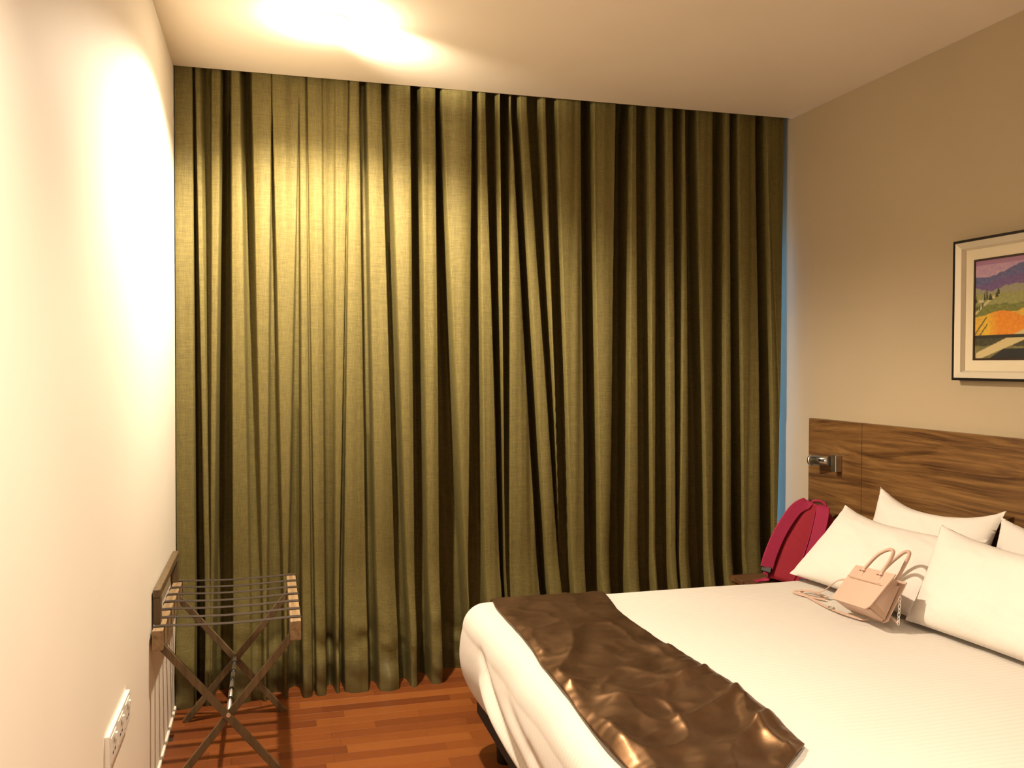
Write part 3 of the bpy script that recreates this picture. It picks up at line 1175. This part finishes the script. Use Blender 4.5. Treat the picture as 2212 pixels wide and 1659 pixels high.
def bag_panel(name, sgn, m):
    """front or back panel, slightly convex with flared upper corners"""
    n, k_ = 16, 14
    vs = []
    for lay in (0, 1):
        for j in range(k_ + 1):
            z = HH * j / k_
            f = j / k_
            dep = D0 / 2 + (D1 / 2 - D0 / 2) * f + 0.003
            wd = W0 + (W1 - W0) * f
            rr = 0.012
            for i in range(n + 1):
                u = -1 + 2 * i / n
                zz = z
                xx = u * wd / 2
                # rounded lower corners
                if f < 0.12 and abs(u) > .88:
                    zz = z + (abs(u) - .88) / .12 * 0.010 * (1 - f / .12)
                y_ = dep + 0.004 * (1 - u * u) * sin(pi * f) + lay * 0.004
                vs.append(MB @ Vector((xx, sgn * y_, zz)))
    q = (n + 1) * (k_ + 1)
    fs = []
    for j in range(k_):
        for i in range(n):
            a = j * (n + 1) + i
            fs.append((a, a + 1, a + n + 2, a + n + 1))
            fs.append((q + a + n + 1, q + a + n + 2, q + a + 1, q + a))
    def rim(lst):
        for a, b in zip(lst, lst[1:]):
            fs.append((a, b, q + b, q + a))
    rim(list(range(n + 1)))
    rim([k_ * (n + 1) + i for i in range(n + 1)])
    rim([j * (n + 1) for j in range(k_ + 1)])
    rim([j * (n + 1) + n for j in range(k_ + 1)])
    bm = bmesh.new()
    bv = [bm.verts.new(v) for v in vs]
    for f in fs:
        bm.faces.new([bv[i] for i in f])
    return bm_obj(name, bm, m, hbag)


pf = bag_panel('front_panel', -1, M_BAG)
pb = bag_panel('back_panel', 1, M_BAG)
# seam line across the front panel
tube('seam', [MB @ Vector((u * .100, -(D1 / 2 + .020 + .003), HH * (0.655 - .015 * (1 - u * u)))) for u in np.linspace(-1, 1, 12)], 0.0012, M_BAGD, pf, 6)
for sgn, par in ((-1, pf), (1, pb)):
    fy = sgn * (D1 / 2 + .010)
    xa, xb_ = -.052, .052
    top = HH + (0.085 if sgn < 0 else 0.112)
    dx = 0.0 if sgn < 0 else -0.004
    pts = [(xa, fy, HH * .86), (xa + .002, fy, HH * 1.02), (xa + .014 + dx, fy + .006, HH + .055), (-.012 + dx, fy + .014, top), (.020 + dx, fy + .014, top - .004), (xb_ - .008 + dx, fy + .006, HH + .045), (xb_, fy, HH * 1.02), (xb_ + .002, fy, HH * .86)]
    h_ = tube('handle', [MB @ p for p in smooth_path([Vector(p) for p in pts], 6)], 0.0062, M_BAG, hbag, 10)
    for xx in (xa, xb_):
        a_ = box('handle_tab', xx - .012, xx + .012, fy + sgn * .002 - .002, fy + sgn * .002 + .002, HH * .70, HH * .93, M_BAG, h_, .001)
        a_.data.transform(MB)
        s_ = box('slit', xx - .013, xx + .013, fy + sgn * .0045 - .0012, fy + sgn * .0045 + .0012, HH * .860, HH * .885, M_BAGIN, h_)
        s_.data.transform(MB)
# gusset: darker folded side towards the camera
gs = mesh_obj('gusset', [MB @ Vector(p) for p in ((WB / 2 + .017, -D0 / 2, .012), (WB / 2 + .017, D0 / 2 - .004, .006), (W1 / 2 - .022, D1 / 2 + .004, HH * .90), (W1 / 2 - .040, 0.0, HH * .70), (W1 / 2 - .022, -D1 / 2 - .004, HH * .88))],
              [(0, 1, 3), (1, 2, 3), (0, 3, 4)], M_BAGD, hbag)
# chain clip and shoulder strap
prev = None
ce = MB @ Vector((W0 / 2 + .004, D0 / 2 - .002, HH * .62))
chain_pts = [ce + Vector((-.004 * i, -.004 * i, -.0115 * i)) for i in range(7)]
for i, p in enumerate(chain_pts):
    a = R(90) * (i % 2)
    ring = [p + Vector((0.0042 * cos(s_) * cos(a), 0.0042 * cos(s_) * sin(a) - .0, 0.0075 * sin(s_))) for s_ in np.linspace(0, 2 * pi, 10, endpoint=False)]
    tube('chain_link', ring, 0.0014, M_CHROME, hbag, 6, True)
cl0 = chain_pts[-1]
sp = [cl0, Vector((1.955, 2.500, .575)), Vector((1.905, 2.505, BZ + .010)), Vector((1.885, 2.56, BZ + .009)), Vector((1.875, 2.66, BZ + .008)), Vector((1.885, 2.76, BZ + .008)), Vector((1.90, 2.865, BZ + .008)), Vector((1.925, 2.885, BZ + .012)), Vector((1.945, 2.855, BZ + .012)), Vector((1.945, 2.775, BZ + .013))]
spath = smooth_path(sp, 6)
ribbon('shoulder_strap', spath, [Vector((1, .25, .1))] * len(spath), 0.011, 0.0032, M_BAG, hbag)
sp2 = [MB @ Vector((-W1 / 2 + .005, 0.0, HH * .93)), MB @ Vector((-W1 / 2 - .012, .004, HH * .70)), Vector((1.965, 2.74, .622)), Vector((1.935, 2.80, .568)), Vector((1.905, 2.865, BZ + .018)), Vector((1.892, 2.895, BZ + .010)), Vector((1.880, 2.885, BZ + .008)), Vector((1.89, 2.83, BZ + .008)), Vector((1.925, 2.76, BZ + .009))]
spath = smooth_path(sp2, 6)
ribbon('shoulder_strap', spath, [Vector((.9, .3, .25))] * len(spath), 0.011, 0.0032, M_BAG, hbag)
bkl = tube('strap_buckle', [Vector((1.876 + .010 * cos(s_), 2.655 + .013 * sin(s_), BZ + .012)) for s_ in np.linspace(0, 2 * pi, 14, endpoint=False)], 0.0016, M_STEEL, hbag, 6, True)
adopt(hbag)

# ------------------------------------------------------------------ luggage rack
lr = thing('luggage_rack', 'folding wooden luggage rack with brown straps against the left wall', 'luggage rack', (-0.13, 3.35, 0))
RZ1, RZ0 = 0.540, 0.474
ya, yb = 3.010, 3.700
xl0, xl1, xr0, xr1 = -0.362, -0.329, 0.066, 0.101
box('rail', xl0, xl1, ya, yb, RZ0, RZ1, M_RAIL, lr, 0.002)
box('rail', xr0, xr1, ya, yb, RZ0, RZ1, M_RAIL, lr, 0.002)
for k in range(7):
    yc = 3.055 + k * (3.672 - 3.055) / 6
    hw = 0.0125
    zt = RZ1 + 0.0022
    pts = [(xl0 - .002, yc, RZ0 + .02), (xl0 - .002, yc, RZ1 - .002), (xl0 + .003, yc, zt), (xl1, yc, zt)]
    n_ = 10
    for s_ in np.linspace(0.06, .94, n_):
        pts.append((xl1 + (xr0 - xl1) * s_, yc + .006 * sin(pi * s_) * (-1) ** k * .3, zt - 0.007 * sin(pi * s_)))
    pts += [(xr0, yc, zt), (xr1 - .003, yc, zt), (xr1 + .002, yc, RZ1 - .002), (xr1 + .002, yc, RZ0 + .02)]
    ribbon('strap', pts, Vector((0, 1, 0)), hw * 2, 0.002, M_STRAP, lr)
lx0, lx1 = -0.338, 0.074
bx0, bx1 = -0.318, 0.056
for yy, sg in ((3.040, 1), (3.640, -1)):
    bar('leg', (lx0, yy, RZ0 + .008), (bx1, yy, 0.0), 0.024, 0.012, (0, 0, 1), M_LEGW, lr)
    bar('leg', (lx1, yy + sg * .0135, RZ0 + .008), (bx0, yy + sg * .0135, 0.0), 0.024, 0.012, (0, 0, 1), M_LEGW, lr)
xm, zm = -0.1315, 0.238
rod = cyl('crossbar', (xm, 3.06, zm), (xm, 3.63, zm), 0.0075, M_CHROME, lr, 14)
for k in range(5):
    yk = 3.16 + k * 0.095
    cyl('spacer', (xm, yk, zm), (xm, yk + .022, zm), 0.0088, M_BLACKP, rod, 12)
for yy in (3.0285, 3.648):
    cyl('bolt', (xm, yy, zm), (xm, yy + .006, zm), 0.007, M_CHROME, lr, 14)
# wall guard rail
box('guard_rail', -0.366, -0.343, 3.075, 3.70, 0.628, 0.655, M_LEGW, lr, 0.002)
box('guard_post', -0.366, -0.343, 3.078, 3.118, RZ1, 0.628, M_LEGW, lr, 0.002)
box('guard_post', -0.366, -0.343, 3.655, 3.695, RZ1, 0.628, M_LEGW, lr, 0.002)
adopt(lr)

# ------------------------------------------------------------------ wall socket
so = thing('wall_socket', 'white triple wall socket plate low on the left wall', 'socket', (RX0, 2.36, 0.48))
yp0, yp1, zp0, zp1 = 2.215, 2.53, 0.443, 0.524
box('plate', RX0, RX0 + 0.011, yp0, yp1, zp0, zp1, M_WHITE, so, 0.002, 2)
for k in range(3):
    yc = yp0 + (yp1 - yp0) * (k + .5) / 3
    sk = box('socket_face', RX0 + .0105, RX0 + .0125, yc - .036, yc + .036, zp0 + .010, zp1 - .010, M_WHITE, so, .0008)
    for (dy_, dz_, hy, hz) in ((0, .012, .003, .007), (.013, -.012, .006, .003), (-.013, -.012, .006, .003)):
        s_ = box('pin_slot', RX0 + .0122, RX0 + .0129, yc + dy_ - hy, yc + dy_ + hy, (zp0 + zp1) / 2 + dz_ - hz, (zp0 + zp1) / 2 + dz_ + hz, M_BLACKP, sk)
    box('switch', RX0 + .0122, RX0 + .0165, yc + .018, yc + .030, (zp0 + zp1) / 2 + .006, (zp0 + zp1) / 2 + .022, M_WHITE, so, .001)
adopt(so)
